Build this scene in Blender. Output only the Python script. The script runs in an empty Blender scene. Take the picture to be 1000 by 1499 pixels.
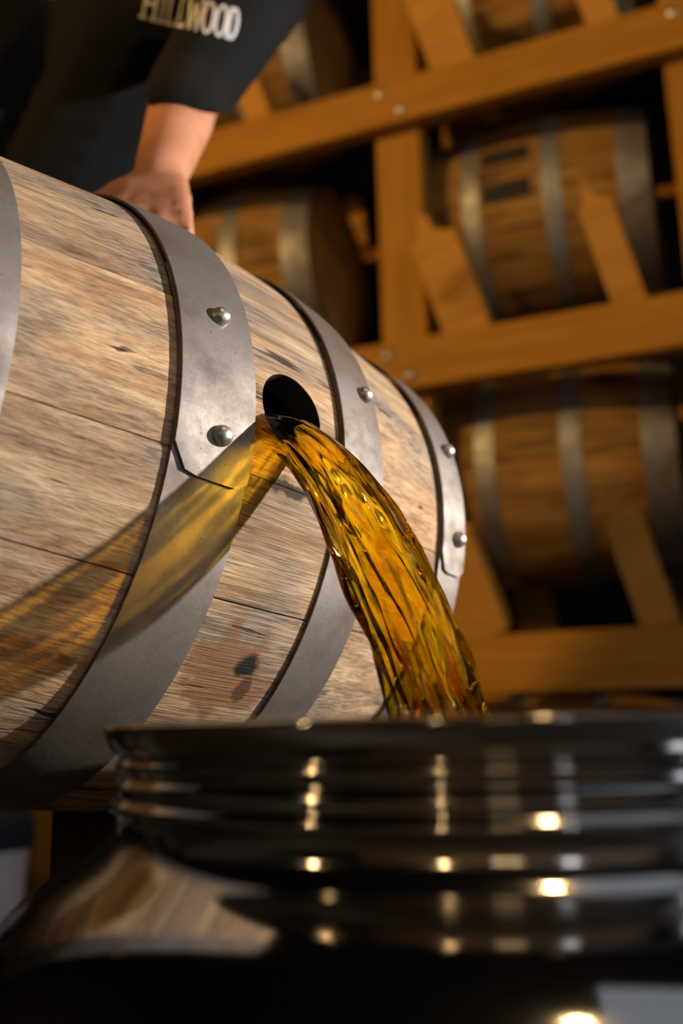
import bpy, bmesh, math, random
from mathutils import Vector, Matrix, Quaternion, noise
from mathutils.bvhtree import BVHTree

random.seed(7)
S = bpy.context.scene
COL = S.collection
PI = math.pi
rad = math.radians

# ------------------------------------------------------------------ camera
F_PX = 1400.0
HC = 0.62                                   # height of the lens above the floor
PITCH, ROLL = rad(12.7), rad(1.2)
FW = Vector((0, math.cos(PITCH), math.sin(PITCH)))
_u0 = Vector((0, -math.sin(PITCH), math.cos(PITCH)))
RT = Vector((1, 0, 0)) * math.cos(ROLL) - _u0 * math.sin(ROLL)
UP = _u0 * math.cos(ROLL) + Vector((1, 0, 0)) * math.sin(ROLL)
EYE = Vector((0, 0, HC))
cam = bpy.data.cameras.new('camera')
cam_o = bpy.data.objects.new('camera', cam)
COL.objects.link(cam_o)
cam_o.matrix_world = Matrix(((RT.x, UP.x, -FW.x, EYE.x), (RT.y, UP.y, -FW.y, EYE.y), (RT.z, UP.z, -FW.z, EYE.z), (0, 0, 0, 1)))
cam.sensor_fit = 'VERTICAL'
cam.sensor_height = 36.0
cam.sensor_width = 24.0
cam.lens = F_PX / 1499 * 36
cam.clip_start = 0.02
cam.clip_end = 60
cam.dof.use_dof = True
cam.dof.focus_distance = 0.65
cam.dof.aperture_fstop = (cam.lens / 1000) / 0.0105
S.camera = cam_o

def cw(x, y, z):                            # camera frame (right, down, forward) -> world vector
    return RT * x - UP * y + FW * z

def ray(px, py):
    return cw((px - 500) / F_PX, (py - 749.5) / F_PX, 1.0)

# ------------------------------------------------------------------ world, view, main lights
w = bpy.data.worlds.new('sky')
S.world = w
w.use_nodes = True
bg = w.node_tree.nodes['Background']
bg.inputs[0].default_value = (0.80, 0.88, 1.0, 1)
bg.inputs[1].default_value = 3.2
S.view_settings.view_transform = 'Standard'
S.view_settings.look = 'None'
S.view_settings.exposure = 0.0
S.view_settings.gamma = 1.0
S.view_settings.use_curve_mapping = False

def look_at(o, target):
    o.rotation_euler = (Vector(target) - o.location).to_track_quat('-Z', 'Y').to_euler()

# the hard lamp that rakes over the barrel from the right
KEY_AZ, KEY_EL, KEY_D = rad(1), rad(10), 2.6
kt = Vector((-0.06, 0.70, HC + 0.15))
kl = bpy.data.lights.new('key_lamp', 'SPOT')
kl.energy = 600
kl.color = (1.0, 0.93, 0.84)
kl.shadow_soft_size = 0.03
kl.spot_size = rad(46)
kl.spot_blend = 0.35
ko = bpy.data.objects.new('key_lamp', kl)
COL.objects.link(ko)
ko.location = kt + Vector((math.cos(KEY_AZ) * math.cos(KEY_EL), -math.sin(KEY_AZ) * math.cos(KEY_EL), math.sin(KEY_EL))) * KEY_D
look_at(ko, kt)

# warm hanging work light that washes the rack from the front left
rl = bpy.data.lights.new('rack_lamp', 'SPOT')
rl.shadow_soft_size = 0.10
rl.spot_size = rad(46)
rl.spot_blend = 0.25
rl.energy = 370
rl.color = (1.0, 0.55, 0.15)
ro = bpy.data.objects.new('rack_lamp', rl)
COL.objects.link(ro)
ro.location = (-2.5, -0.35, HC + 2.3)
look_at(ro, (0.4, 2.6, HC + 0.9))

# ------------------------------------------------------------------ helpers
def tag(o, label=None, cat=None, group=None, kind=None):
    if label: o['label'] = label
    if cat: o['category'] = cat
    if group: o['group'] = group
    if kind: o['kind'] = kind
    return o

def empty(name, loc=(0, 0, 0), mat=None):
    o = bpy.data.objects.new(name, None)
    o.empty_display_size = 0.1
    COL.objects.link(o)
    if mat is not None: o.matrix_world = mat
    else: o.location = loc
    return o

def link(name, me, mat=None, parent=None, smooth=False):
    o = bpy.data.objects.new(name, me)
    COL.objects.link(o)
    if mat is not None and not me.materials: me.materials.append(mat)
    if parent is not None: o.parent = parent
    if smooth:
        for p in me.polygons: p.use_smooth = True
    return o

def soften(me, ang=30):
    for p in me.polygons: p.use_smooth = True
    me.set_sharp_from_angle(angle=rad(ang))
    return me

def mesh(name, vs, fs):
    me = bpy.data.meshes.new(name)
    me.from_pydata([tuple(v) for v in vs], [], fs)
    me.validate()
    me.update()
    return me

def from_bm(name, bm):
    bmesh.ops.recalc_face_normals(bm, faces=bm.faces)
    me = bpy.data.meshes.new(name)
    bm.to_mesh(me)
    bm.free()
    return me

def box_bm(bm, lo, hi, bevel=0.0):
    c = [(a + b) / 2 for a, b in zip(lo, hi)]
    d = [abs(b - a) for a, b in zip(lo, hi)]
    t = bmesh.new()
    bmesh.ops.create_cube(t, size=1.0, matrix=Matrix.Translation(c) @ Matrix.Diagonal((d[0], d[1], d[2], 1)))
    if bevel: bmesh.ops.bevel(t, geom=t.edges[:], offset=bevel, segments=1, affect='EDGES')
    me = bpy.data.meshes.new('t')
    t.to_mesh(me)
    t.free()
    bm.from_mesh(me)
    bpy.data.meshes.remove(me)

def box(name, lo, hi, bevel=0.0):
    bm = bmesh.new()
    box_bm(bm, lo, hi, bevel)
    return from_bm(name, bm)

def lathe(name, prof, n=64, closed=False):
    vs, fs = [], []
    m = len(prof)
    for i in range(n):
        a = 2 * PI * i / n
        for r, z in prof: vs.append((r * math.cos(a), r * math.sin(a), z))
    for i in range(n):
        j = (i + 1) % n
        for k in range(m if closed else m - 1):
            l = (k + 1) % m
            fs.append((i * m + k, j * m + k, j * m + l, i * m + l))
    return mesh(name, vs, fs)

def tube(name, pts, rs, n=10, cap=True):
    vs, fs = [], []
    pts = [Vector(p) for p in pts]
    nrm = None
    for i, p in enumerate(pts):
        t = (pts[min(i + 1, len(pts) - 1)] - pts[max(i - 1, 0)]).normalized()
        if nrm is None: nrm = t.orthogonal().normalized()
        nrm = (nrm - t * nrm.dot(t)).normalized()
        b = t.cross(nrm)
        r = rs[i] if isinstance(rs, (list, tuple)) else rs
        for k in range(n):
            a = 2 * PI * k / n
            vs.append(p + (nrm * math.cos(a) + b * math.sin(a)) * r)
    for i in range(len(pts) - 1):
        for k in range(n):
            l = (k + 1) % n
            fs.append((i * n + k, i * n + l, (i + 1) * n + l, (i + 1) * n + k))
    if cap:
        fs.append(tuple(range(n))[::-1])
        fs.append(tuple(range((len(pts) - 1) * n, len(pts) * n)))
    return mesh(name, vs, fs)

def apply_mods(o):
    dg = bpy.context.evaluated_depsgraph_get()
    dg.update()
    me = bpy.data.meshes.new_from_object(o.evaluated_get(dg))
    o.modifiers.clear()
    old = o.data
    o.data = me
    bpy.data.meshes.remove(old)
    return o

# ------------------------------------------------------------------ materials
class NT:
    def __init__(self, name):
        self.m = bpy.data.materials.new(name)
        self.m.use_nodes = True
        self.t = self.m.node_tree
        self.p = self.t.nodes['Principled BSDF']
        self.out = self.t.nodes['Material Output']
    def n(self, typ, **kw):
        x = self.t.nodes.new(typ)
        for k, v in kw.items():
            if k.startswith('i_'):
                x.inputs[k[2:].replace('_', ' ')].default_value = v
            else: setattr(x, k, v)
        return x
    def l(self, a, b): self.t.links.new(a, b)
    def coords(self, scale, rnd=False, kind='Object', rot=(0, 0, 0)):
        tc = self.n('ShaderNodeTexCoord')
        mp = self.n('ShaderNodeMapping')
        mp.inputs['Scale'].default_value = scale
        mp.inputs['Rotation'].default_value = rot
        self.l(tc.outputs[kind], mp.inputs['Vector'])
        if rnd:
            oi = self.n('ShaderNodeObjectInfo')
            ml = self.n('ShaderNodeMath', operation='MULTIPLY')
            ml.inputs[1].default_value = 37.0
            self.l(oi.outputs['Random'], ml.inputs[0])
            ad = self.n('ShaderNodeVectorMath', operation='ADD')
            self.l(mp.outputs[0], ad.inputs[0])
            self.l(ml.outputs[0], ad.inputs[1])
            return ad.outputs[0]
        return mp.outputs[0]
    def noise(self, vec, scale, detail=4, rough=0.55, dist=0.0):
        x = self.n('ShaderNodeTexNoise')
        x.inputs['Scale'].default_value = scale
        x.inputs['Detail'].default_value = detail
        x.inputs['Roughness'].default_value = rough
        x.inputs['Distortion'].default_value = dist
        self.l(vec, x.inputs['Vector'])
        return x.outputs['Fac']
    def ramp(self, fac, stops, interp='LINEAR'):
        x = self.n('ShaderNodeValToRGB')
        x.color_ramp.interpolation = interp
        e = x.color_ramp.elements
        while len(e) < len(stops): e.new(0.5)
        for q, (pos, c) in zip(e, stops):
            q.position = pos
            q.color = (c[0], c[1], c[2], 1) if isinstance(c, (tuple, list)) else (c, c, c, 1)
        self.l(fac, x.inputs[0])
        return x.outputs[0]
    def mix(self, fac, a, b, mode='MIX'):
        x = self.n('ShaderNodeMix', data_type='RGBA', blend_type=mode)
        for sock, v in ((x.inputs[0], fac), (x.inputs[6], a), (x.inputs[7], b)):
            if isinstance(v, (int, float)): sock.default_value = v
            elif isinstance(v, tuple): sock.default_value = (v[0], v[1], v[2], 1)
            else: self.l(v, sock)
        return x.outputs[2]
    def math(self, op, a, b=None, clamp=False):
        x = self.n('ShaderNodeMath', operation=op, use_clamp=clamp)
        for sock, v in ((x.inputs[0], a), (x.inputs[1], b)):
            if v is None: continue
            if isinstance(v, (int, float)): sock.default_value = v
            else: self.l(v, sock)
        return x.outputs[0]
    def bump(self, h, strength, dist, normal=None):
        x = self.n('ShaderNodeBump')
        x.inputs['Strength'].default_value = strength
        x.inputs['Distance'].default_value = dist
        self.l(h, x.inputs['Height'])
        if normal is not None: self.l(normal, x.inputs['Normal'])
        return x.outputs[0]
    def set(self, **kw):
        for k, v in kw.items():
            s = self.p.inputs[k.replace('_', ' ')]
            if hasattr(v, 'is_linked') or hasattr(v, 'links'): self.l(v, s)
            elif isinstance(v, tuple): s.default_value = (v[0], v[1], v[2], 1)
            else: s.default_value = v
        return self.m

def simple(name, col, rough=0.6, metal=0.0, nscale=20.0, amp=0.25, stretch=(1, 1, 1), bump=0.0):
    t = NT(name)
    v = t.coords(stretch, rnd=True)
    f = t.noise(v, nscale)
    lo = tuple(c * (1 - amp) for c in col)
    hi = tuple(min(1, c * (1 + amp)) for c in col)
    kw = dict(Base_Color=t.ramp(f, [(0.3, lo), (0.7, hi)]), Roughness=rough, Metallic=metal)
    if bump: kw['Normal'] = t.bump(f, 0.5, bump)
    return t.set(**kw)

def weathered_oak(name, spot=None, hole=None):
    """grey-tan rough sawn oak, grain along local X"""
    t = NT(name)
    v = t.coords((5, 60, 60), rnd=True)
    vf = t.coords((22, 620, 620), rnd=True)
    vl = t.coords((6, 14, 14), rnd=True)
    vx = t.coords((70, 10, 10), rnd=True)
    g = t.noise(v, 1.0, 9, 0.68, 0.6)
    fine = t.noise(vf, 1.0, 5, 0.6)
    big = t.noise(vl, 1.0, 4, 0.55)
    saw = t.noise(vx, 1.0, 3, 0.5)
    base = t.ramp(g, [(0.30, (0.15, 0.085, 0.048)), (0.43, (0.36, 0.225, 0.13)), (0.56, (0.54, 0.375, 0.235)), (0.72, (0.68, 0.52, 0.35))])
    grey = t.ramp(fine, [(0.3, (0.10, 0.082, 0.070)), (0.7, (0.36, 0.305, 0.26))])
    gm = t.ramp(big, [(0.48, 0.0), (0.62, 0.85)])
    col = t.mix(gm, base, grey)
    oi = t.n('ShaderNodeObjectInfo')
    tone = t.ramp(oi.outputs['Random'], [(0.0, (0.84, 0.82, 0.80)), (0.5, (1.0, 0.97, 0.93)), (1.0, (1.08, 1.0, 0.90))])
    col = t.mix(1.0, col, tone, 'MULTIPLY')
    col = t.mix(0.62, col, t.ramp(fine, [(0.36, (0.42, 0.38, 0.34)), (0.56, (1, 1, 1))]), 'MULTIPLY')
    # open checks in the grain
    vk = t.coords((7, 95, 95), rnd=True)
    ck = t.noise(vk, 1.0, 3, 0.5, 0.3)
    crack = t.ramp(ck, [(0.315, 1.0), (0.345, 0.0)])
    patchy = t.ramp(t.noise(t.coords((10, 12, 12), rnd=True), 1.0, 2), [(0.38, 0.0), (0.54, 1.0)])
    crack = t.math('MULTIPLY', crack, patchy)
    col = t.mix(crack, col, (0.045, 0.03, 0.02))
    if spot:
        tc = t.n('ShaderNodeTexCoord')
        wob = t.n('ShaderNodeTexNoise')
        wob.inputs['Scale'].default_value = 55
        wob.inputs['Detail'].default_value = 4
        t.l(tc.outputs['Object'], wob.inputs['Vector'])
        for (p, rx, ry, c, mx) in spot:
            mp = t.n('ShaderNodeVectorMath', operation='SUBTRACT')
            t.l(tc.outputs['Object'], mp.inputs[0])
            mp.inputs[1].default_value = p
            sc = t.n('ShaderNodeVectorMath', operation='MULTIPLY')
            t.l(mp.outputs[0], sc.inputs[0])
            sc.inputs[1].default_value = (1 / rx, 1 / ry, 1 / ry)
            ln = t.n('ShaderNodeVectorMath', operation='LENGTH')
            t.l(sc.outputs[0], ln.inputs[0])
            dd = t.math('ADD', ln.outputs['Value'], t.math('MULTIPLY', t.math('SUBTRACT', wob.outputs['Fac'], 0.5), 2.0))
            msk = t.ramp(dd, [(0.62, mx), (1.0, 0.0)])
            col = t.mix(msk, col, c)
    h = t.math('ADD', t.math('MULTIPLY', g, 0.7), t.math('MULTIPLY', fine, 0.55))
    h = t.math('ADD', h, t.math('MULTIPLY', saw, 0.18))
    h = t.math('SUBTRACT', h, t.math('MULTIPLY', crack, 0.6))
    return t.set(Base_Color=col, Roughness=0.78, Normal=t.bump(h, 0.9, 0.0030), Specular_IOR_Level=0.3)

def barrel_wood(name):
    """darker warehouse barrel staves, grain along local X"""
    t = NT(name)
    g = t.noise(t.coords((4, 40, 40), rnd=True), 1.0, 5, 0.6, 0.5)
    b = t.noise(t.coords((3, 9, 9), rnd=True), 1.0, 3)
    col = t.ramp(g, [(0.25, (0.15, 0.075, 0.02)), (0.5, (0.29, 0.165, 0.048)), (0.8, (0.42, 0.255, 0.085))])
    col = t.mix(t.ramp(b, [(0.5, 0.0), (0.68, 0.75)]), col, (0.06, 0.035, 0.018))
    oi = t.n('ShaderNodeObjectInfo')
    col = t.mix(1.0, col, t.ramp(oi.outputs['Random'], [(0, (0.72, 0.70, 0.66)), (1, (1.12, 1.06, 0.98))]), 'MULTIPLY')
    return t.set(Base_Color=col, Roughness=0.75, Normal=t.bump(g, 0.5, 0.002), Specular_IOR_Level=0.2)

def timber(name, a, b, stretch=(3, 40, 40)):
    t = NT(name)
    g = t.noise(t.coords(stretch, rnd=True), 1.0, 5, 0.6, 0.8)
    k = t.noise(t.coords((2.5, 7, 7), rnd=True), 1.0, 2)
    col = t.ramp(g, [(0.3, a), (0.72, b)])
    col = t.mix(t.ramp(k, [(0.66, 0.0), (0.74, 0.6)]), col, tuple(c * 0.25 for c in a))
    return t.set(Base_Color=col, Roughness=0.7, Normal=t.bump(g, 0.4, 0.0015), Specular_IOR_Level=0.2)

def hoop_steel(name, a, b, rust, rough=0.42, metal=0.75):
    t = NT(name)
    v = t.coords((30, 30, 30), rnd=True)
    f = t.noise(v, 1.0, 7, 0.65)
    r = t.noise(t.coords((9, 9, 9), rnd=True), 1.0, 5, 0.6, 0.6)
    sp = t.noise(t.coords((240, 240, 240)), 1.0, 3, 0.6)
    col = t.ramp(f, [(0.3, a), (0.7, b)])
    col = t.mix(t.ramp(r, [(0.5, 0.0), (0.72, 0.75)]), col, rust)
    col = t.mix(t.ramp(sp, [(0.66, 0.0), (0.72, 0.7)]), col, tuple(c * 0.4 for c in rust))
    ro = t.ramp(f, [(0.3, rough + 0.12), (0.7, rough - 0.06)])
    return t.set(Base_Color=col, Metallic=metal, Roughness=ro, Normal=t.bump(sp, 0.25, 0.0006))

M = {}
M['hoop'] = hoop_steel('weathered hoop steel', (0.145, 0.124, 0.112), (0.275, 0.245, 0.227), (0.16, 0.105, 0.075), 0.58, 0.82)
M['rivet'] = simple('worn rivet steel', (0.50, 0.47, 0.42), 0.40, 0.85, 200, 0.35, bump=0.0008)
M['bg_hoop'] = hoop_steel('dark barrel hoop steel', (0.20, 0.21, 0.235), (0.34, 0.355, 0.40), (0.14, 0.12, 0.11), 0.50, 0.7)
M['bg_wood'] = barrel_wood('warehouse barrel oak')
M['bg_head'] = timber('warehouse barrel head oak', (0.38, 0.24, 0.09), (0.56, 0.38, 0.17), (30, 30, 4))
M['rail'] = timber('rack pine timber', (0.28, 0.125, 0.012), (0.42, 0.205, 0.026))
M['post'] = timber('rack pine post timber', (0.28, 0.125, 0.014), (0.40, 0.20, 0.028), (40, 40, 3))
M['arm'] = timber('cradle arm pine', (0.42, 0.20, 0.035), (0.56, 0.29, 0.06))
M['bolt'] = simple('bolt steel', (0.5, 0.5, 0.5), 0.3, 0.9, 60, 0.2)
M['stand'] = timber('dark stand timber', (0.05, 0.035, 0.022), (0.10, 0.07, 0.045))
M['char'] = simple('charred barrel inside', (0.012, 0.010, 0.009), 0.8, 0, 60, 0.5)
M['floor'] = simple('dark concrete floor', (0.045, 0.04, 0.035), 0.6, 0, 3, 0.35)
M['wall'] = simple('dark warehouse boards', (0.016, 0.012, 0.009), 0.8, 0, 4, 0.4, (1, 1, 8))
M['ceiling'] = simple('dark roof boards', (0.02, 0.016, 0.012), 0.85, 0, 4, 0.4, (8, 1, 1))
M['shirt'] = simple('black knit shirt', (0.0062, 0.0062, 0.0066), 0.95, 0, 300, 0.35, bump=0.0005)
M['shirt'].node_tree.nodes['Principled BSDF'].inputs['Specular IOR Level'].default_value = 0.12
M['print'] = simple('grey white shirt print', (0.50, 0.49, 0.50), 0.8, 0, 200, 0.08)
M['trousers'] = simple('dark navy trousers', (0.012, 0.016, 0.028), 0.85, 0, 200, 0.3)
M['hair'] = simple('dark brown hair', (0.03, 0.02, 0.014), 0.6, 0, 90, 0.4)
M['shoe'] = simple('black shoe leather', (0.012, 0.011, 0.010), 0.45, 0, 60, 0.3)
M['eye'] = simple('eye white', (0.75, 0.73, 0.70), 0.2, 0, 5, 0.02)
M['pail'] = simple('white pail plastic', (0.85, 0.83, 0.82), 0.45, 0, 6, 0.05)
M['navy_cloth'] = simple('navy cloth', (0.018, 0.024, 0.042), 0.9, 0, 150, 0.3)
M['frame'] = simple('dark window frame', (0.05, 0.04, 0.03), 0.6, 0, 20, 0.2)
M['lamp_metal'] = simple('dark lamp metal', (0.03, 0.03, 0.03), 0.4, 0.8, 20, 0.2)

def skin_mat():
    t = NT('skin')
    f = t.noise(t.coords((1, 1, 1)), 22, 4)
    c = t.ramp(f, [(0.3, (0.38, 0.155, 0.085)), (0.7, (0.50, 0.23, 0.135))])
    return t.set(Base_Color=c, Roughness=0.5, Subsurface_Weight=0.08, Normal=t.bump(t.noise(t.coords((1, 1, 1)), 260, 3), 0.15, 0.001))
M['skin'] = skin_mat()

def pot_mat():
    t = NT('polished stainless steel')
    f = t.noise(t.coords((1, 1, 1)), 9, 4)
    sc = t.noise(t.coords((6, 6, 220)), 1.0, 3)
    r = t.ramp(f, [(0.3, 0.05), (0.75, 0.13)])
    return t.set(Base_Color=(0.52, 0.50, 0.48), Metallic=1.0, Roughness=r, Normal=t.bump(sc, 0.05, 0.0004))
M['pot'] = pot_mat()

def liquid_mat():
    t = NT('amber whiskey')
    t.t.nodes.remove(t.p)
    rf = t.n('ShaderNodeBsdfRefraction')
    rf.inputs['IOR'].default_value = 1.36
    rf.inputs['Roughness'].default_value = 0.0
    tr = t.n('ShaderNodeBsdfTransparent')
    tr.inputs['Color'].default_value = (1.0, 0.92, 0.13, 1)
    mx = t.n('ShaderNodeMixShader')
    at_ = t.n('ShaderNodeAttribute', attribute_name='flow')
    fl = t.noise(at_.outputs['Vector'], 1.0, 3, 0.55, 0.8)
    t.l(t.ramp(fl, [(0.40, 0.05), (0.52, 0.97)]), mx.inputs[0])
    t.l(rf.outputs[0], mx.inputs[1])
    t.l(tr.outputs[0], mx.inputs[2])
    gs = t.n('ShaderNodeBsdfGlossy')
    gs.inputs['Roughness'].default_value = 0.0
    fr = t.n('ShaderNodeFresnel')
    fr.inputs['IOR'].default_value = 1.36
    m2 = t.n('ShaderNodeMixShader')
    t.l(fr.outputs[0], m2.inputs[0])
    t.l(mx.outputs[0], m2.inputs[1])
    t.l(gs.outputs[0], m2.inputs[2])
    t.l(m2.outputs[0], t.out.inputs['Surface'])
    va = t.n('ShaderNodeVolumeAbsorption')
    va.inputs['Color'].default_value = (0.975, 0.81, 0.0, 1)
    va.inputs['Density'].default_value = 62
    t.l(va.outputs[0], t.out.inputs['Volume'])
    return t.m
M['liquid'] = liquid_mat()
def pool_mat():
    t = NT('deep amber whiskey')
    return t.set(Base_Color=(0.16, 0.06, 0.008), Roughness=0.02)
M['pool'] = pool_mat()

def emit(name, col, s):
    t = NT(name)
    return t.set(Base_Color=(0.02, 0.02, 0.02), Emission_Color=col, Emission_Strength=s)
M['pane'] = emit('daylit window pane', (0.95, 0.96, 1.0), 4.5)
M['pane_warm'] = emit('lamp lit window pane', (1.0, 0.72, 0.38), 3.5)

# ------------------------------------------------------------------ room shell
X0, X1, Y0, Y1, ZC = -4.6, 3.9, -4.6, 5.6, 4.4
def struct(name, me, mat, parent=None):
    o = link(name, me, mat, parent)
    if parent is None: o['kind'] = 'structure'
    return o
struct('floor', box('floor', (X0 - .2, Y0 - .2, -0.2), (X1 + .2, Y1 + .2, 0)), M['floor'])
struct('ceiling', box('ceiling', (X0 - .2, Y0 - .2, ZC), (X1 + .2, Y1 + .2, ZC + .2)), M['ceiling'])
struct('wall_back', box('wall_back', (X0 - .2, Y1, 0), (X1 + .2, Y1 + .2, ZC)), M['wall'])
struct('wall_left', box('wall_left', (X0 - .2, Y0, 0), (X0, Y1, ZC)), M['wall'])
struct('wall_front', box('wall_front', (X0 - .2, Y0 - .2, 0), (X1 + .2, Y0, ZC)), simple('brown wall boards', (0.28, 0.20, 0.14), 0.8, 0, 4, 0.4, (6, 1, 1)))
# right wall with an open doorway to the daylight
bm = bmesh.new()
DY0, DY1, DZ = -3.5, -1.3, 2.7
box_bm(bm, (X1, Y0, 0), (X1 + .2, DY0, ZC))
box_bm(bm, (X1, DY1, 0), (X1 + .2, Y1, ZC))
box_bm(bm, (X1, DY0, DZ), (X1 + .2, DY1, ZC))
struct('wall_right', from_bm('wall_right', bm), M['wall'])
bm = bmesh.new()
box_bm(bm, (X1 - .03, DY0 - .1, 0), (X1 - .001, DY0, DZ + .1))
box_bm(bm, (X1 - .03, DY1, 0), (X1 - .001, DY1 + .1, DZ + .1))
box_bm(bm, (X1 - .03, DY0, DZ), (X1 - .001, DY1, DZ + .1))
struct('trim_1', from_bm('trim_1', bm), M['frame'])
def window(idx, x, z, ww, hh, mat):
    e = empty('window_%d' % idx, (x, Y0, z))
    e['kind'] = 'structure'
    bm = bmesh.new()
    for s in (-1, 1):
        box_bm(bm, (s * ww / 2 - .04, .002, -hh / 2 - .04), (s * ww / 2 + .04, .06, hh / 2 + .04))
        box_bm(bm, (-ww / 2, .002, s * hh / 2 - .04), (ww / 2, .06, s * hh / 2 + .04))
    box_bm(bm, (-.015, .002, -hh / 2), (.015, .05, hh / 2))
    box_bm(bm, (-ww / 2, .002, -.015), (ww / 2, .05, .015))
    link('window_frame', from_bm('window_frame', bm), M['frame'], e)
    pm = None
    for sx in (-1, 1):
        for sz in (-1, 1):
            if pm is None: pm = box('pane', (-ww / 4 + .012, .01, -hh / 4 + .012), (ww / 4 - .012, .02, hh / 4 - .012))
            p = link('pane', pm, mat, e)
            p.location = (sx * ww / 4, 0, sz * hh / 4)
window(1, -0.26, 2.1, 0.75, 0.55, M['pane_warm'])
window(2, 1.2, 2.3, 0.45, 0.8, M['pane'])
bm = bmesh.new()
box_bm(bm, (0.9, -1.4, ZC - .03), (2.7, 0.5, ZC - .002))
struct('window_3', from_bm('window_3', bm), emit('roof light', (0.80, 0.88, 1.0), 0.3))

# ------------------------------------------------------------------ barrels
def barrel_profile(R, k2, k4):
    return lambda x: R * (1 - k2 * (x / R) ** 2 + k4 * (x / R) ** 4)

def stave_mesh(name, prof, half, a0, a1, th, nseg=24, nang=4, gap=0.0005, cham=0.0011, dr=0.0, gap2=None):
    """one curved stave between the angles a0..a1 (from local +Z towards +Y), running along X"""
    vs, fs = [], []
    R = prof(0)
    for i in range(nseg + 1):
        x = -half + 2 * half * i / nseg
        r = prof(x) + dr
        g = gap / R
        c = cham / R
        ring = [(a0 + g, r - cham * 1.6)]
        for k in range(nang + 1):
            ring.append((a0 + g + c + (a1 - a0 - 2 * g - 2 * c) * k / nang, r))
        g2 = g if gap2 is None else gap2 / R
        ring.append((a1 - g2, r - cham * 1.6))
        ring.append((a1 - g2, r - th))
        for k in range(1, nang):
            ring.append((a1 - g - (a1 - a0 - 2 * g) * k / nang, r - th))
        ring.append((a0 + g, r - th))
        n = len(ring)
        for a, q in ring: vs.append((x, q * math.sin(a), q * math.cos(a)))
    for i in range(nseg):
        for k in range(n):
            l = (k + 1) % n
            fs.append((i * n + k, i * n + l, (i + 1) * n + l, (i + 1) * n + k))
    fs.append(tuple(range(n))[::-1])
    fs.append(tuple(range(nseg * n, (nseg + 1) * n)))
    return soften(mesh(name, vs, fs), 25)

def hoop_mesh(name, prof, x0, x1, t, tip=None, n=220, off=0.0006):
    """a flat steel strip bent round the barrel; its outer end lies over the inner one at angle tip"""
    vs, fs = [], []
    W = 6
    t0 = tip if tip is not None else 0.0
    span = 2 * PI + (rad(38) if tip is not None else 0)
    n2 = n
    wd = x1 - x0
    for i in range(n2 + 1):
        a = t0 + span * i / n2
        da = a - t0
        lift = 0.0
        if tip is not None:
            lift = t * 1.15 * max(0.0, 1 - max(0, da - rad(38)) / rad(50)) if da < rad(90) else 0.0
        for j in range(W + 1):
            u = j / W
            aa = a
            if tip is not None:
                aa = max(a, t0 + rad((4.2, 0.5, 0, 0, 0, 0, 1.2)[j]) + i * 2e-4)
            x = x0 + wd * u
            edge = 0.0005 if j in (0, W) else 0.0
            r = prof(x) + off + lift
            vs.append((x, (r + t - edge) * math.sin(aa), (r + t - edge) * math.cos(aa)))
            vs.append((x, r * math.sin(aa), r * math.cos(aa)))
    st = 2 * (W + 1)
    last = n2 if tip is not None else n2
    for i in range(last):
        b0, b1 = i * st, (i + 1) * st
        for j in range(W):
            fs.append((b0 + 2 * j, b0 + 2 * j + 2, b1 + 2 * j + 2, b1 + 2 * j))
            fs.append((b0 + 2 * j + 1, b1 + 2 * j + 1, b1 + 2 * j + 3, b0 + 2 * j + 3))
        fs.append((b0, b1, b1 + 1, b0 + 1))
        fs.append((b0 + 2 * W, b0 + 2 * W + 1, b1 + 2 * W + 1, b1 + 2 * W))
    for b0, fl in ((0, 1), (last * st, 0)):
        for j in range(W):
            q = (b0 + 2 * j, b0 + 2 * j + 1, b0 + 2 * j + 3, b0 + 2 * j + 2)
            fs.append(q if fl else q[::-1])
    return soften(mesh(name, vs, fs), 35)

def rivet_mesh(r=0.0074, h=0.0078):
    prof = [(0.0001, h)]
    for i in range(1, 7):
        a = PI / 2 * i / 6
        prof.append((r * math.sin(a), h * math.cos(a) + 0.0004))
    prof += [(r * 0.98, -0.002), (0.0001, -0.002)]
    return lathe('rivet', prof, 20)

# --- the barrel being emptied
RB = 0.25
BC = EYE + cw(-0.22236769, 0.00064613, 0.83798078)
bd = cw(*[c for c in (math.cos(0.2585727) * math.cos(0.8109367), math.sin(0.2585727), math.cos(0.2585727) * math.sin(0.8109367))]).normalized()
bn = Vector((0.75014237, -0.64627741, 0.14004262))
bn = (bn - bd * bn.dot(bd)).normalized()
be = bn.cross(bd)
# local X = axis, local Z = bung direction, local Y = up round the barrel
BM = Matrix(((bd.x, be.x, bn.x, BC.x), (bd.y, be.y, bn.y, BC.y), (bd.z, be.z, bn.z, BC.z), (0, 0, 0, 1)))
assert BM.to_3x3().determinant() > 0.9
prof = barrel_profile(RB, 0.165765, 0.0757048)
HALF = 0.958 * RB
barrel = empty('oak_barrel', mat=BM)
tag(barrel, 'weathered grey oak barrel with steel hoops, whiskey pouring out of its bung hole', 'barrel')

def bpt(s, phi, lift=0.0):
    x = s * RB
    r = prof(x) + lift
    a = rad(phi)
    return Vector((x, r * math.sin(a), r * math.cos(a)))

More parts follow.
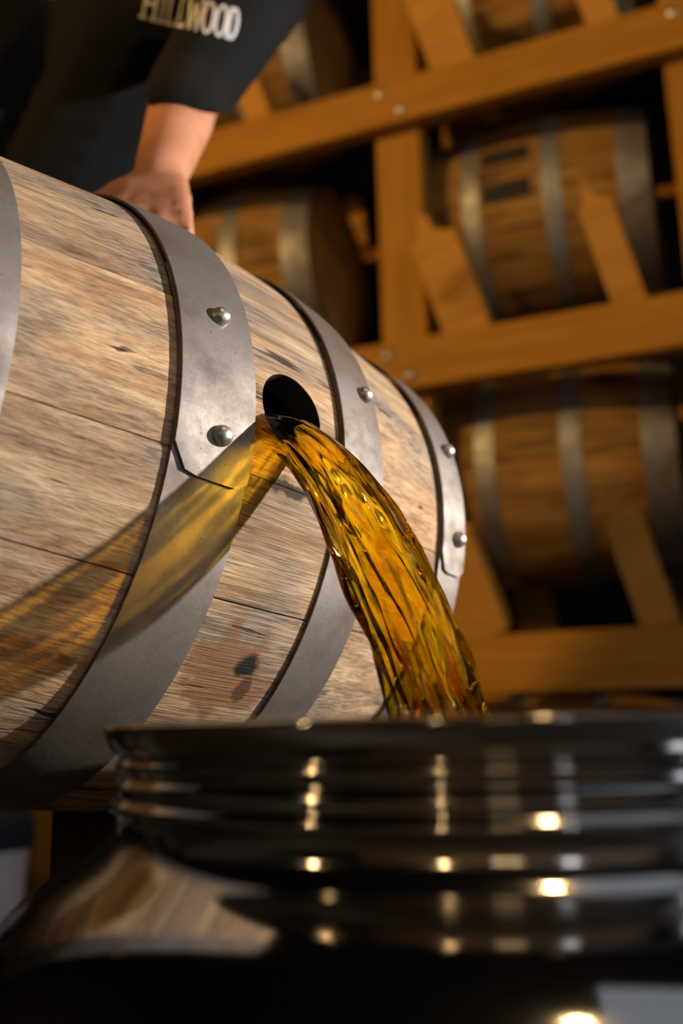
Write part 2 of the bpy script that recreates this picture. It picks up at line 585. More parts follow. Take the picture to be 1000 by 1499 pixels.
stain = [(bpt(0.02, -45), 0.050, 0.040, (0.20, 0.085, 0.030), 0.72), (bpt(0.075, -43.2), 0.013, 0.011, (0.008, 0.005, 0.004), 1.0),
         (bpt(0.02, -14), 0.02, 0.009, (0.02, 0.012, 0.008), 0.9), (bpt(0.10, -47), 0.008, 0.012, (0.06, 0.02, 0.01), 0.8)]
M['oak'] = weathered_oak('weathered barrel oak', stain)
BUNG_R = 0.0305
bounds = [-57.3, -33.5, -13.5, 13.5, 33.0, 52.0, 76.0, 97.0, 120.0, 144.0, 165.0, 188.0, 210.0, 233.0, 257.0, 279.0, 302.7]
for i in range(len(bounds) - 1):
    a0, a1 = rad(bounds[i]), rad(bounds[i + 1])
    me = stave_mesh('stave', prof, HALF, a0, a1, 0.024, 40, 6, gap=0.0001, cham=0.0006, dr=random.uniform(-0.0004, 0.0), gap2=0.0007 if bounds[i + 1] == -33.5 else None)
    o = link('stave', me, M['oak'], barrel)
    if bounds[i] == -13.5:
        bm = bmesh.new()
        bmesh.ops.create_cone(bm, segments=48, radius1=BUNG_R * 0.93, radius2=BUNG_R, depth=0.08, cap_ends=True, matrix=Matrix.Translation((0.002, 0, RB - 0.012)))
        cut = link('cutter', from_bm('cutter', bm), M['char'])
        cut.matrix_world = BM
        bpy.context.view_layer.update()
        md = o.modifiers.new('b', 'BOOLEAN')
        md.object = cut
        md.operation = 'DIFFERENCE'
        md.solver = 'EXACT'
        md.material_mode = 'TRANSFER' if hasattr(md, 'material_mode') else 'INDEX'
        apply_mods(o)
        bpy.data.objects.remove(cut)
        o['label'] = 'oak stave with the round bung hole drilled through it'
for sgn in (-1, 1):
    n = 48
    rr = prof(0.86 * RB) - 0.022
    vs = []
    for x in (sgn * 0.80 * RB, sgn * 0.86 * RB):
        for i in range(n):
            a = 2 * PI * i / n
            vs.append((x, rr * math.sin(a), rr * math.cos(a)))
    fs = [tuple(range(n)), tuple(range(n, 2 * n))[::-1]] + [(i, (i + 1) % n, n + (i + 1) % n, n + i) for i in range(n)]
    bm = bmesh.new()
    tm = mesh('head', vs, fs)
    bm.from_mesh(tm)
    link('barrel_head', from_bm('barrel_head', bm), M['oak'], barrel)
rv = rivet_mesh()
for (s0, s1, tipdeg, rivs) in ((-0.955, -0.827, 150, []), (-0.397, -0.157, -17, [(-0.266, 11.0), (-0.265, -9.9)]),
                               (0.215, 0.417, -17, [(0.355, 11.0), (0.30, -9.9)]), (0.8125, 0.955, -17, [(0.90, 12.1), (0.90, -9.2)])):
    hm = hoop_mesh('hoop', prof, s0 * RB, s1 * RB, 0.0024, rad(tipdeg), off=0.0011)
    h = link('hoop', hm, M['hoop'], barrel)
    for (s, ph) in rivs:
        r = link('rivet', rv, M['rivet'], h, smooth=True)
        p = bpt(s, ph, 0.0011 + 0.0024 * 2.1)
        nrm = bpt(s, ph, 0.05) - bpt(s, ph)
        r.matrix_local = Matrix.Translation(p) @ nrm.to_track_quat('Z', 'Y').to_matrix().to_4x4()

# timber stand that carries it
bq = Matrix.Rotation(math.atan2(bd.y, bd.x), 4, 'Z')
stand = empty('barrel_stand', mat=Matrix.Translation((BC.x, BC.y, 0)) @ bq)
tag(stand, 'dark timber stand under the pouring barrel', 'stand')
zb = BC.z - RB
for s in (0.3, 0.8):
    x = s * RB
    bot = BC.z + bd.z * x - prof(x) - 0.006
    bm = bmesh.new()
    # saddle beam with a hollow that follows the barrel
    pr = [(-0.10, bot - 0.09), (0.10, bot - 0.09), (0.10, bot + 0.012)]
    rr = prof(x) + 0.006
    for k in range(9):
        yy = 0.075 - 0.15 * k / 8
        pr.append((yy, bot + 0.0 + rr - math.sqrt(rr * rr - yy * yy)))
    pr.append((-0.10, bot + 0.012))
    vv = [bm.verts.new((x - 0.035, y, z)) for y, z in pr]
    fcs = bm.faces.new(vv)
    ext = bmesh.ops.extrude_face_region(bm, geom=[fcs])
    bmesh.ops.translate(bm, verts=[v for v in ext['geom'] if isinstance(v, bmesh.types.BMVert)], vec=(0.07, 0, 0))
    link('saddle_beam', from_bm('saddle_beam', bm), M['stand'], stand)
    for y in (-0.07, 0.07):
        link('leg', box('leg', (x - 0.03, y - 0.03, 0), (x + 0.03, y + 0.03, bot - 0.0905)), M['stand'], stand)
for y in (-0.07, 0.07):
    link('side_rail', box('side_rail', (0.3 * RB + 0.0305, y - 0.02, 0.16), (0.8 * RB - 0.0305, y + 0.02, 0.24)), M['stand'], stand)

# ------------------------------------------------------------------ the steel pot
PX, PY = 0.075, 0.535
PZ = HC + 0.0035
pp = [(0.1975, 0.0), (0.2000, -0.0003), (0.2018, -0.0012), (0.2020, -0.0028), (0.2010, -0.0060), (0.1990, -0.0100), (0.1965, -0.0135), (0.1945, -0.0145),
      (0.1935, -0.0155), (0.1948, -0.0175), (0.1955, -0.0195), (0.1948, -0.0215), (0.1935, -0.0235), (0.1935, -0.0250), (0.1950, -0.0270), (0.196, -0.0300), (0.1952, -0.0330), (0.1962, -0.0350), (0.1980, -0.0370), (0.198, -0.0395), (0.1960, -0.0415),
      (0.1945, -0.0435), (0.1942, -0.047), (0.1960, -0.053), (0.202, -0.0595), (0.213, -0.0665), (0.228, -0.0755), (0.242, -0.0865), (0.254, -0.1), (0.2645, -0.115), (0.272, -0.135), (0.276, -0.16), (0.278, -0.19),
      (0.278, -0.40), (0.278, -0.59), (0.272, -0.606), (0.262, -PZ + 0.0005)]
inner = [(r - 0.004, z) for r, z in pp[6:-2]][::-1]
pot = empty('steel_pot', (PX, PY, 0))
tag(pot, 'polished stainless steel pot with a rolled rim and ribbed neck catching the whiskey', 'pot')
def sm_lathe(name, prof_, mat, parent, sub=3):
    pr = []
    for i in range(len(prof_) - 1):               # Catmull-Rom smoothing of the outline
        p0, p1, p2, p3 = prof_[max(i - 1, 0)], prof_[i], prof_[i + 1], prof_[min(i + 2, len(prof_) - 1)]
        for k in range(sub):
            t = k / sub
            q = []
            for c in (0, 1):
                q.append(0.5 * (2 * p1[c] + (p2[c] - p0[c]) * t + (2 * p0[c] - 5 * p1[c] + 4 * p2[c] - p3[c]) * t * t + (3 * p1[c] - p0[c] - 3 * p2[c] + p3[c]) * t ** 3))
            pr.append(tuple(q))
    pr.append(prof_[-1])
    o = link(name, lathe(name, pr, 160), mat, parent, smooth=True)
    return o
rim_outline = pp[:8]
body = sm_lathe('body', [(r, z + PZ) for r, z in pp[7:]] , M['pot'], pot)
rim = sm_lathe('rim', [(r, z + PZ) for r, z in [(0.1930, -0.0145), (0.1925, -0.010), (0.1945, -0.002)] + pp[:8]], M['pot'], pot)
link('inside_wall', lathe('inside_wall', [(0.1925, PZ - 0.0155)] + [(r - 0.005, z + PZ) for r, z in pp[8:-2:2]] + [(0.0001, 0.012)], 96), M['pot'], pot, smooth=True)
link('base', lathe('base', [(0.262, 0.0005), (0.0001, 0.0005)], 64), M['pot'], pot)

# ------------------------------------------------------------------ whiskey
def hit_barrel(px, py):
    v = ray(px, py)
    Mi = BM.inverted()
    t = 0.3
    while t < 1.5:
        p = Mi @ (EYE + v * t)
        if math.hypot(p.y, p.z) < prof(p.x): return EYE + v * t
        t += 0.0004
P0 = hit_barrel(407, 632)
hv = Vector((bn.x, bn.y, 0)).normalized()
VEL, ELV = 0.77, -0.45
def stream_at(t):
    if t < 0: return P0 + bn * (0.62 * t) + Vector((0, 0, 0.05 * t))
    return P0 + hv * (VEL * t) + Vector((0, 0, VEL * ELV * t - 4.905 * t * t))
POOL = 0.30
tend = 0.0
while stream_at(tend).z > POOL - 0.004: tend += 0.0005
NL, NA = 420, 96
vs, fs, flow = [], [], []
side = hv.cross(Vector((0, 0, 1))).normalized()
ts = [-0.055 + (tend + 0.055) * i / NL for i in range(NL + 1)]
arc = 0.0
prev = None
for i, t in enumerate(ts):
    p = stream_at(t)
    if prev is not None: arc += (p - prev).length
    prev = p
    tg = (stream_at(t + 0.002) - stream_at(t - 0.002)).normalized()
    up = side.cross(tg).normalized()
    if up.dot(bn) < 0 and t > 0: pass
    f = min(1.0, max(0.0, arc / 0.30))
    a_ = 0.0215 + 0.0065 * min(1, f * 1.3)                # half width
    b_ = 0.0095 + 0.0135 * min(1, f * 2.0)                # half thickness
    amp = 0.2 + 0.8 * min(1, max(0, (arc - 0.05) / 0.12))
    for k in range(NA):
        an = 2 * PI * k / NA
        ca, sa = math.cos(an), math.sin(an)
        q = Vector((ca * 1.7, sa * 1.7, arc * 9))
        q2 = Vector((ca * 4.2 + 7, sa * 4.2, arc * 13 + math.sin(an * 2) * 0.8))
        q3 = Vector((ca * 8 + 3, sa * 8, arc * 34))
        d = 0.16 * noise.noise(q) + amp * (0.15 * noise.noise(q2) + (0.04 + 0.05 * min(1, max(0, (arc - 0.10) / 0.1))) * noise.noise(q3))
        d += 0.035 * amp * math.sin(an * 5 + arc * 20 + 2.2 * noise.noise(q))
        r = 1 + d
        vs.append(p + side * (a_ * ca * r) + up * (b_ * sa * r))
        flow.append((ca * 2.6, sa * 2.6, arc * 16))
for i in range(NL):
    for k in range(NA):
        l = (k + 1) % NA
        fs.append((i * NA + k, i * NA + l, (i + 1) * NA + l, (i + 1) * NA + k))
fs.append(tuple(range(NA))[::-1])
fs.append(tuple(range(NL * NA, (NL + 1) * NA)))
me = mesh('whiskey_stream', vs, fs)
bm = bmesh.new()
bm.from_mesh(me)
stream = link('whiskey_stream', from_bm('whiskey_stream', bm), M['liquid'], smooth=True)
att = stream.data.attributes.new('flow', 'FLOAT_VECTOR', 'POINT')
for i, q in enumerate(flow): att.data[i].vector = q
tag(stream, 'amber stream of whiskey arcing from the bung hole into the steel pot', 'whiskey')
prp = [(0.0001, 0.0), (0.268, 0.0), (0.268, -0.24), (0.262, -0.275), (0.0001, -0.275)]
pool = link('whiskey_pool', lathe('whiskey_pool', [(r, z + POOL) for r, z in prp], 96), M['pool'])
pool.location = (PX, PY, 0)
tag(pool, 'pool of amber whiskey filling the steel pot', 'whiskey')

# ------------------------------------------------------------------ rack and stored barrels
PSI = rad(68)
ru = Vector((math.sin(PSI), -math.cos(PSI), 0))
rn = Vector((-math.cos(PSI), -math.sin(PSI), 0))
RQ = EYE + ray(800, 500) * 2.5
RQ.z = 0
# rack frame: X along the rails, -Y towards the aisle, Z up
RM = Matrix(((ru.x, -rn.x, 0, RQ.x), (ru.y, -rn.y, 0, RQ.y), (0, 0, 1, 0), (0, 0, 0, 1)))
rack = empty('barrel_rack', mat=RM)
tag(rack, 'pine timber barrel rack with bolted rails, posts and cradle arms', 'rack')
LV = [HC + 0.147 + 0.829 * i for i in range(-1, 4)]      # rail centre heights
RA0, RA1 = -3.4, 1.7
rm = box('rail', (RA0, 0, -0.073), (RA1, 0.055, 0.073), 0.004)
rr_m = box('rear_rail', (RA0, 0, 0.02), (RA1, 0.055, 0.073), 0.004)
for i, z in enumerate(LV):
    if z < 0.05: z = 0.075
    r = link('rail', rm, M['rail'], rack)
    r.location = (0, 0, z)
    r = link('rear_rail', rr_m, M['rail'], rack)
    r.location = (0, 0.945, z)
pm = box('post', (-0.068, 0, 0), (0.068, 0.10, LV[-1] + 0.5), 0.004)
posts = [-3.05, -2.22, -1.32, -0.405, 0.425, 1.30]
for a in posts:
    for y in (0.0555, 0.8445):
        p = link('post', pm, M['post'], rack)
        p.location = (a, y, 0)
bmz = lathe('bolt', [(0.0001, 0.010), (0.012, 0.009), (0.016, 0.005), (0.0165, -0.001), (0.0001, -0.001)], 14)
for a in posts[2:5]:
    for z in LV[1:]:
        for da, dz in ((-0.035, 0.032), (0.028, -0.036)):
            b = link('bolt', bmz, M['bolt'], rack, smooth=True)
            b.matrix_local = Matrix.Translation((a + da, -0.0005, z + dz)) @ Matrix.Rotation(PI / 2, 4, 'X')

# cradle arms: thick boards with a narrowed tip, leaning out towards the aisle
def arm_mesh(th, wd, ln):
    pr = [(-wd / 2, 0), (wd / 2, 0), (wd / 2, ln * 0.80), (wd * 0.08, ln * 0.86), (wd * 0.04, ln), (-wd * 0.18, ln), (-wd * 0.26, ln * 0.84), (-wd / 2, ln * 0.78)]
    bm = bmesh.new()
    vv = [bm.verts.new((x, 0, z)) for x, z in pr]
    fc = bm.faces.new(vv)
    ext = bmesh.ops.extrude_face_region(bm, geom=[fc])
    bmesh.ops.translate(bm, verts=[v for v in ext['geom'] if isinstance(v, bmesh.types.BMVert)], vec=(0, th, 0))
    return from_bm('cradle_arm', bm)
am_wide, am_thin = arm_mesh(0.06, 0.13, 0.34), arm_mesh(0.06, 0.085, 0.34)
def arm(a, z, me, lean_u=-0.24, lean_n=0.42, back=False):
    o = link('cradle_arm', me, M['arm'], rack)
    d = Vector((lean_u, (lean_n if back else -lean_n), 1)).normalized()
    x = Vector((1, 0, 0))
    x = (x - d * x.dot(d)).normalized()
    y = d.cross(x)
    yy = 0.90 if back else 0.058
    o.matrix_local = Matrix(((x.x, y.x, d.x, a), (x.y, y.y, d.y, yy - 0.03), (x.z, y.z, d.z, z + 0.0735), (0, 0, 0, 1)))

# --- stored barrels (one, then copies)
RS, LS = 0.335, 0.385
sprof = barrel_profile(RS, 0.12, 0.0)
def make_stored():
    root = empty('stored_barrel')
    nst = 22
    sm = stave_mesh('stave', sprof, LS, -PI / nst, PI / nst, 0.025, 12, 2, gap=0.0012, cham=0.003)
    for i in range(nst):
        o = link('stave', sm, M['bg_wood'], root)
        o.rotation_euler.x = 2 * PI * i / nst
    for x0, x1 in ((-0.387, -0.335), (-0.285, -0.235), (-0.150, -0.095), (0.090, 0.145), (0.235, 0.285), (0.300, 0.387)):
        if x0 in (-0.285, 0.235): continue
        link('hoop', hoop_mesh('hoop', sprof, x0, x1, 0.003, None, 72), M['bg_hoop'], root)
    for sg in (-1, 1):
        rr = sprof(0.372) - 0.0255
        hw = 2 * rr / 6
        for k in range(6):                          # head boards
            y0, y1 = -rr + hw * k + 0.001, -rr + hw * (k + 1) - 0.001
            pr = []
            for j in range(7):
                y = y0 + (y1 - y0) * j / 6
                pr.append((y, math.sqrt(max(0.0, rr * rr - y * y))))
            poly = pr + [(y, -z) for y, z in pr[::-1]]
            poly = [q for n_, q in enumerate(poly) if n_ == 0 or (abs(q[0] - poly[n_ - 1][0]) + abs(q[1] - poly[n_ - 1][1])) > 1e-6]
            bm = bmesh.new()
            vv = [bm.verts.new((sg * 0.35, y, z)) for y, z in poly]
            fc = bm.faces.new(vv)
            ext = bmesh.ops.extrude_face_region(bm, geom=[fc])
            bmesh.ops.translate(bm, verts=[v for v in ext['geom'] if isinstance(v, bmesh.types.BMVert)], vec=(sg * 0.022, 0, 0))
            link('head_board', from_bm('head_board', bm), M['bg_head'], root)
    return root
def copy_tree(o, parent=None):
    c = o.copy()
    COL.objects.link(c)
    if parent is not None: c.parent = parent
    for ch in list(o.children):
        copy_tree(ch, c)
    return c
stored = make_stored()
YA = 0.50                                          # barrel axis behind the rail face
spots = []
LNAME = {1: 'lower', 2: 'middle', 3: 'upper'}
AX = {-1: -1.165, 0: -0.10, 1: 0.88}
desc = {
    (0, 0): 'oak barrel on the floor rail beneath the lower barrel of the rack bay',
    (1, 0): 'brown oak barrel with wide pale hoop on lower rail of rack',
    (2, 0): 'brown oak barrel between rack posts on middle rail, two black marks on its staves',
    (3, 0): 'shadowed oak barrel on the upper rail above two stacked barrels',
    (2, -1): 'dim oak barrel showing its round head beside the rack post',
    (3, -1): 'shadowed oak barrel on the upper rail behind the worker',
    (1, -1): 'oak barrel on the lower rail below the barrel showing its round head',
    (2, 1): 'oak barrel beyond the second rack post on the middle rail',
    (1, 1): 'oak barrel beyond the second rack post on the lower rail',
}
first = True
for (lv, bay), lab in desc.items():
    o = stored if first else copy_tree(stored)
    first = False
    zc = LV[lv] + 0.590 if lv else 0.148 + 0.30 + 0.02
    if lv == 0: zc = 0.37
    o.matrix_world = RM @ Matrix.Translation((AX[bay], YA, zc)) @ Matrix.Rotation(rad(37 * lv + 91 * bay), 4, 'X')
    tag(o, lab, 'barrel', 'oak barrels stored in the rack')
    if (lv, bay) == (2, 0):                         # two black stencil blocks between the middle hoops
        for a_ in (-1, -22):
            link('stencil_mark', stave_mesh('stencil_mark', lambda x: sprof(x) + 0.0012, 0.072, rad(a_ - 5), rad(a_ + 5), 0.001, 6, 3, 0.0, 0.0002), M['char'], o).location = (-0.012, 0, 0)
    if lv:
        c = AX[bay]
        arm(c - 0.115, LV[lv], am_wide)
        arm(c + 0.315, LV[lv], am_thin if lv != 1 else am_thin)
        arm(c - 0.115, LV[lv], am_wide, back=True)
        arm(c + 0.315, LV[lv], am_thin, back=True)

# ------------------------------------------------------------------ the worker
def blob(name, caps, voxel, smooth=8, mat=None, parent=None):
    """capsules (p0, r0, p1, r1) fused into one continuous surface"""
    bm = bmesh.new()
    for p0, r0, p1, r1 in caps:
        p0, p1 = Vector(p0), Vector(p1)
        n = max(2, int((p1 - p0).length / (min(r0, r1) * 0.35)) + 1)
        for i in range(n + 1):
            t = i / n
            bmesh.ops.create_icosphere(bm, subdivisions=2, radius=r0 + (r1 - r0) * t, matrix=Matrix.Translation(p0.lerp(p1, t)))
    me = bpy.data.meshes.new(name)
    bm.to_mesh(me)
    bm.free()
    o = link(name, me, mat)
    md = o.modifiers.new('r', 'REMESH')
    md.mode = 'VOXEL'
    md.voxel_size = voxel
    ms = o.modifiers.new('s', 'SMOOTH')
    ms.iterations = smooth
    ms.factor = 0.5
    apply_mods(o)
    if not o.data.materials: o.data.materials.append(mat)
    for p in o.data.polygons: p.use_smooth = True
    if parent is not None: o.parent = parent
    return o

def at(px, py, y):                                   # the point at world depth y behind a pixel
    v = ray(px, py)
    return EYE + v * (y / v.y)

SHO_L = at(392, -40, 1.12)                           # wearer's left arm, the one in view
ELB_L = at(277, 138, 1.02)
WRI_L = at(231, 268, 0.855)
HAND = at(221, 300, 0.81)
PEL = Vector((-0.80, 1.50, 0.95))
CHEST = at(110, 40, 1.22)
NECK = CHEST + Vector((0.04, -0.06, 0.27))
HEAD = NECK + Vector((0.02, -0.07, 0.16))
SHO_R = CHEST + Vector((-0.20, 0.02, 0.20))
ELB_R = Vector((-0.62, 1.06, 1.15))
WRI_R = Vector((-0.52, 0.82, 1.06))
person = empty('person', (PEL.x, PEL.y, 0))
tag(person, 'person in a black shirt leaning over the barrel with one hand on it', 'person')
bpy.context.view_layer.update()
def P(v):                                            # world -> person frame
    return Vector(v) - Vector((PEL.x, PEL.y, 0))
caps = []
def cap(a, ra, b, rb): caps.append((P(a), ra, P(b), rb))
hipL, hipR = PEL + Vector((0.09, 0, -0.05)), PEL + Vector((-0.09, 0.02, -0.05))
kneL, kneR = Vector((-0.74, 1.46, 0.50)), Vector((-0.98, 1.52, 0.50))
ankL, ankR = Vector((-0.76, 1.56, 0.09)), Vector((-1.0, 1.62, 0.09))
for s in (-1, 1):
    cap(PEL + Vector((s * .07, 0, 0)), .10, CHEST + Vector((s * .07, 0.02, -.05)), .11)
cap(CHEST, .12, NECK, .06)
cap(NECK, .058, HEAD, .062)
cap(HEAD + Vector((0, 0, .02)), .085, HEAD + Vector((0, -.02, .10)), .088)      # skull
cap(HEAD + Vector((0, -.045, -.03)), .058, HEAD + Vector((0, -.055, .02)), .066)  # jaw
cap(HEAD + Vector((0, -.108, .045)), .010, HEAD + Vector((0, -.122, .012)), .014)  # nose
for s in (-1, 1):
    cap(HEAD + Vector((s * .088, 0, .01)), .012, HEAD + Vector((s * .092, 0.01, .05)), .017)
cap(HEAD + Vector((-.02, -.104, -.025)), .011, HEAD + Vector((.02, -.104, -.025)), .011)  # mouth
cap(CHEST + Vector((.05, 0, .12)), .07, SHO_L, .06)
cap(CHEST + Vector((-.05, 0, .12)), .07, SHO_R, .06)
cap(SHO_L, .056, ELB_L, .042)
cap(ELB_L, .040, ELB_L.lerp(WRI_L, .3), .040)
cap(ELB_L.lerp(WRI_L, .3), .040, WRI_L, .027)
cap(SHO_R, .056, ELB_R, .044)
cap(ELB_R, .042, WRI_R, .028)
def hand(wr, fwd, across, nrm, thumb_s):
    """palm, four unequal fingers with a knuckle bend, thumb from the side of the palm"""
    for k in range(4):
        o = across * ((k - 1.5) * 0.020)
        base = wr + fwd * 0.085 + o
        cap(wr + fwd * 0.012 + o * 0.6, .0155, base, .0125)
        ln = (0.068, 0.078, 0.073, 0.056)[k if thumb_s < 0 else 3 - k]
        mid = base + fwd * (ln * .5) - nrm * 0.006 + across * ((k - 1.5) * 0.004)
        tipp = mid + fwd * (ln * .42) - nrm * 0.020 + across * ((k - 1.5) * 0.003)
        cap(base, .0105, mid, .0095)
        cap(mid, .0095, tipp, .0078)
    tb = wr + fwd * 0.030 + across * (thumb_s * 0.034)
    t1 = tb + fwd * 0.030 + across * (thumb_s * 0.026) - nrm * 0.006
    t2 = t1 + fwd * 0.028 + across * (thumb_s * 0.008) - nrm * 0.010
    cap(wr + fwd * 0.012 + across * (thumb_s * 0.014), .016, tb, .0145)
    cap(tb, .0135, t1, .0115)
    cap(t1, .0112, t2, .009)
hd = (HAND - WRI_L).normalized()
nr = Vector((0.0, -0.25, 1.0))
nr = (nr - hd * nr.dot(hd)).normalized()
ac = hd.cross(nr).normalized()
hand(WRI_L, hd, ac, nr, 1)
hd2 = Vector((0.25, -0.7, -0.62)).normalized()
nr2 = (Vector((0, 0, 1)) - hd2 * hd2.z).normalized()
hand(WRI_R, hd2, hd2.cross(nr2).normalized(), nr2, -1)
for h_, k_, a_ in ((hipL, kneL, ankL), (hipR, kneR, ankR)):
    cap(h_, .088, k_, .055)
    cap(k_, .054, a_, .038)
    cap(a_, .038, a_ + Vector((0.02, -.12, -.04)), .034)
body_o = blob('body', caps, 0.0065, 6, M['skin'], person)
# shirt
caps = []
for s in (-1, 1):
    cap(PEL + Vector((s * .08, 0, -0.02)), .118, CHEST + Vector((s * .085, 0.0, -.05)), .135)
    cap(CHEST + Vector((s * .085, 0.0, -.05)), .135, CHEST + Vector((s * .09, 0.0, .08)), .12)
cap(CHEST + Vector((.06, 0, .10)), .105, SHO_L, .076)
cap(CHEST + Vector((-.06, 0, .10)), .105, SHO_R, .076)
cap(CHEST + Vector((0, 0, .1)), .11, NECK + Vector((0, .015, -.07)), .078)
cap(SHO_L, .074, ELB_L, .053)
cap(ELB_L, .053, ELB_L.lerp(WRI_L, .40), .053)
cap(SHO_R, .074, SHO_R.lerp(ELB_R, .85), .060)
cap(CHEST + Vector((.10, -.02, -.02)), .11, SHO_L.lerp(ELB_L, .25), .07)
shirt = blob('shirt', caps, 0.009, 6, M['shirt'], person)
bm = bmesh.new()                                     # cut the sleeve off at its hem
bm.from_mesh(shirt.data)
hem = P(at(300, 160, 1.02))
hn = ray(255, 153).cross(ray(335, 168)).normalized()
if hn.dot(UP) > 0: hn = -hn
axd = (P(ELB_L) - P(SHO_L)).normalized()
zone = set(v for v in bm.verts if (v.co - P(ELB_L)).dot(axd) > -0.16 and ((v.co - P(ELB_L)) - axd * max(0.0, min(0.14, (v.co - P(ELB_L)).dot(axd)))).length < 0.14 and v.co.y < P(ELB_L).y + 0.075 and (v.co.x - P(ELB_L).x) > -0.085)
fz = [f for f in bm.faces if all(v in zone for v in f.verts)]
geo = list(set(fz) | set(e for f in fz for e in f.edges) | set(v for f in fz for v in f.verts))
bmesh.ops.bisect_plane(bm, geom=geo, plane_co=hem, plane_no=hn, clear_outer=True)
bm.to_mesh(shirt.data)
bm.free()
shirt['label'] = 'black short sleeved shirt'
caps = []
for h_, k_, a_ in ((hipL, kneL, ankL), (hipR, kneR, ankR)):
    cap(h_, .104, k_, .074)
    cap(k_, .074, a_ + Vector((0, 0, .02)), .062)
cap(PEL + Vector((.06, 0, 0)), .112, PEL + Vector((-.06, 0, 0)), .112)
blob('trousers', caps, 0.011, 6, M['trousers'], person)
for a_ in (ankL, ankR):
    caps = []
    cap(a_ + Vector((0, .03, -.04)), .047, a_ + Vector((0.02, -.15, -.048)), .042)
    blob('shoe', caps, 0.008, 4, M['shoe'], person)
caps = []
cap(HEAD + Vector((0, .02, .05)), .092, HEAD + Vector((0, .0, .115)), .092)
blob('hair', caps, 0.008, 4, M['hair'], person)
for s in (-1, 1):
    bm = bmesh.new()
    bmesh.ops.create_uvsphere(bm, u_segments=12, v_segments=8, radius=0.012, matrix=Matrix.Translation(P(HEAD + Vector((s * .032, -.096, .052)))))
    link('eye', from_bm('eye', bm), M['eye'], person, smooth=True)

# shirt lettering, laid on the cloth
def glyph(ch):
    S_, T = 0.30, 0.10                               # stem and serif weight
    R_ = []
    def st(x0, y0, x1, y1, wd):
        d = Vector((x1 - x0, y1 - y0))
        n = Vector((-d.y, d.x)).normalized() * wd / 2
        N = max(1, int(d.length / 0.2))
        for i in range(N):
            a = Vector((x0, y0)) + d * (i / N)
            b = Vector((x0, y0)) + d * ((i + 1) / N)
            R_.append([a - n, b - n, b + n, a + n])
    def serif(x, y, wd): st(x - wd / 2, y, x + wd / 2, y, T)
    if ch == 'H':
        for x in (0.22, 0.78):
            st(x, 0, x, 1, 0.14); serif(x, .04, .38); serif(x, .96, .40)
        st(0.2, .5, .8, .5, .10)
    elif ch == 'I':
        st(.5, 0, .5, 1, .28); serif(.5, .04, .78); serif(.5, .96, .78)
    elif ch == 'L':
        st(.3, 0, .3, 1, .18); serif(.3, .96, .44); st(.1, .04, .84, .04, T); st(.80, 0, .80, .22, .10)
    elif ch == 'W':
        st(.10, 1, .30, 0, .15); st(.30, 0, .5, .85, .09); st(.5, .85, .70, 0, .15); st(.70, 0, .90, 1, .09)
        serif(.12, .96, .3); serif(.88, .96, .3)
    elif ch in 'OD':
        n = 20
        for i in range(n):
            q = []
            for j in (i, i + 1):
                a = 2 * PI * j / n
                xo, yo = .5 + .48 * math.cos(a), .5 + .52 * math.sin(a)
                xi, yi = .5 + .22 * math.cos(a), .5 + .42 * math.sin(a)
                if ch == 'D' and math.cos(a) < 0: xo, xi = .5 + .40 * math.cos(a), .5 + .14 * math.cos(a); yo = .5 + math.copysign(min(.5, abs(.62 * math.sin(a))), math.sin(a))
                q.append((Vector((xo, yo)), Vector((xi, yi))))
            R_.append([q[0][0], q[1][0], q[1][1], q[0][1]])
        if ch == 'D': st(.2, 0, .2, 1, .24)
    return R_
bpy.context.view_layer.update()
bvh = BVHTree.FromObject(shirt, bpy.context.evaluated_depsgraph_get())
org = Vector((PEL.x, PEL.y, 0))
B0, B1 = Vector((203, 25)), Vector((345, 61))
upv = Vector((9, -46))
xs = [('H', 0.0, .195), ('I', .197, .262), ('L', .262, .37), ('L', .372, .48), ('W', .465, .645), ('O', .615, .765), ('O', .745, .890), ('D', .872, 1.0)]
bm = bmesh.new()
for ch, u0, u1 in xs:
    for quad in glyph(ch):
        vv, ok = [], True
        for q in quad:
            pxy = B0 + (B1 - B0) * (u0 + (u1 - u0) * q.x) + upv * q.y
            v = ray(pxy.x, pxy.y).normalized()
            hitp = bvh.ray_cast(EYE - org, v)
            if hitp[0] is None: ok = False; break
            vv.append(hitp[0] + hitp[1] * 0.0012)
        if ok: bm.faces.new([bm.verts.new(p) for p in vv])
lm = bpy.data.meshes.new('lettering')
bm.to_mesh(lm)
bm.free()
lo = link('lettering', lm, M['print'], shirt)
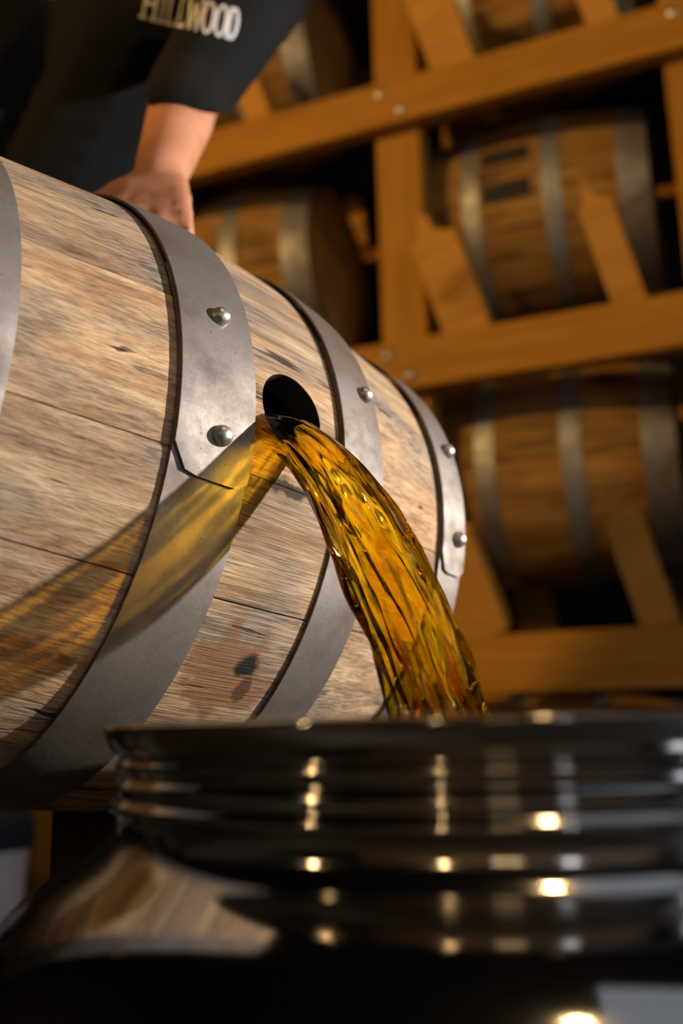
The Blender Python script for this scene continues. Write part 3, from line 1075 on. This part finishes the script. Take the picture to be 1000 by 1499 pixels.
lo['label'] = 'white HILLWOOD lettering printed on the shirt'

# ------------------------------------------------------------------ white pail with a cloth over it, beyond the barrel
pc = at(-32, 1325, 2.6)
pc.z = 0
pail = empty('pail', pc)
tag(pail, 'white plastic pail with a navy cloth over its top on the floor', 'pail')
prf = [(0.0001, 0.0), (0.095, 0.0), (0.10, 0.006), (0.120, 0.38), (0.124, 0.385), (0.124, 0.40), (0.118, 0.402), (0.115, 0.38), (0.096, 0.012), (0.0001, 0.01)]
link('bucket', lathe('bucket', prf, 40), M['pail'], pail, smooth=True)
link('cloth', lathe('cloth', [(0.0001, 0.437), (0.06, 0.435), (0.11, 0.425), (0.130, 0.404), (0.134, 0.335), (0.131, 0.334), (0.1255, 0.404), (0.0001, 0.408)], 28), M['navy_cloth'], pail)

# ------------------------------------------------------------------ pendant lamps along the aisle
def pendant(x, y, z, energy, lab, col=(1.0, 0.66, 0.30), r=0.06):
    e = empty('pendant_lamp', (x, y, z))
    tag(e, lab, 'lamp', 'pendant lamps over the aisle')
    link('shade', lathe('shade', [(0.02, 0.20), (0.05, 0.19), (0.17, 0.09), (0.175, 0.085), (0.05, 0.18), (0.02, 0.19)], 32), M['lamp_metal'], e, smooth=True)
    link('cord', tube('cord', [(0, 0, 0.19), (0, 0, ZC - z - 0.001)], 0.006, 8), M['lamp_metal'], e)
    l = bpy.data.lights.new('bulb', 'POINT')
    l.energy = energy
    l.color = col
    l.shadow_soft_size = r
    b = bpy.data.objects.new('bulb', l)
    COL.objects.link(b)
    b.parent = e
    b.location = (0, 0, 0.03)
pendant(-2.7, -1.25, HC + 1.5, 22, 'warm pendant lamp over the aisle mirrored in the pot neck')
pendant(0.42, -0.2, HC + 2.2, 26, 'added warm fill lamp high above the steel pot')  # added pendant, brightens the stored barrel head beside the rack post
pendant(-1.6, 2.0, HC + 1.3, 13, 'added warm fill lamp in front of the rack behind the worker')  # extra pendant put in to light the pail and the rack's left side
pendant(-1.25, -3.1, HC + 1.4, 20, 'warm pendant lamp near the front wall mirrored in the pot neck')
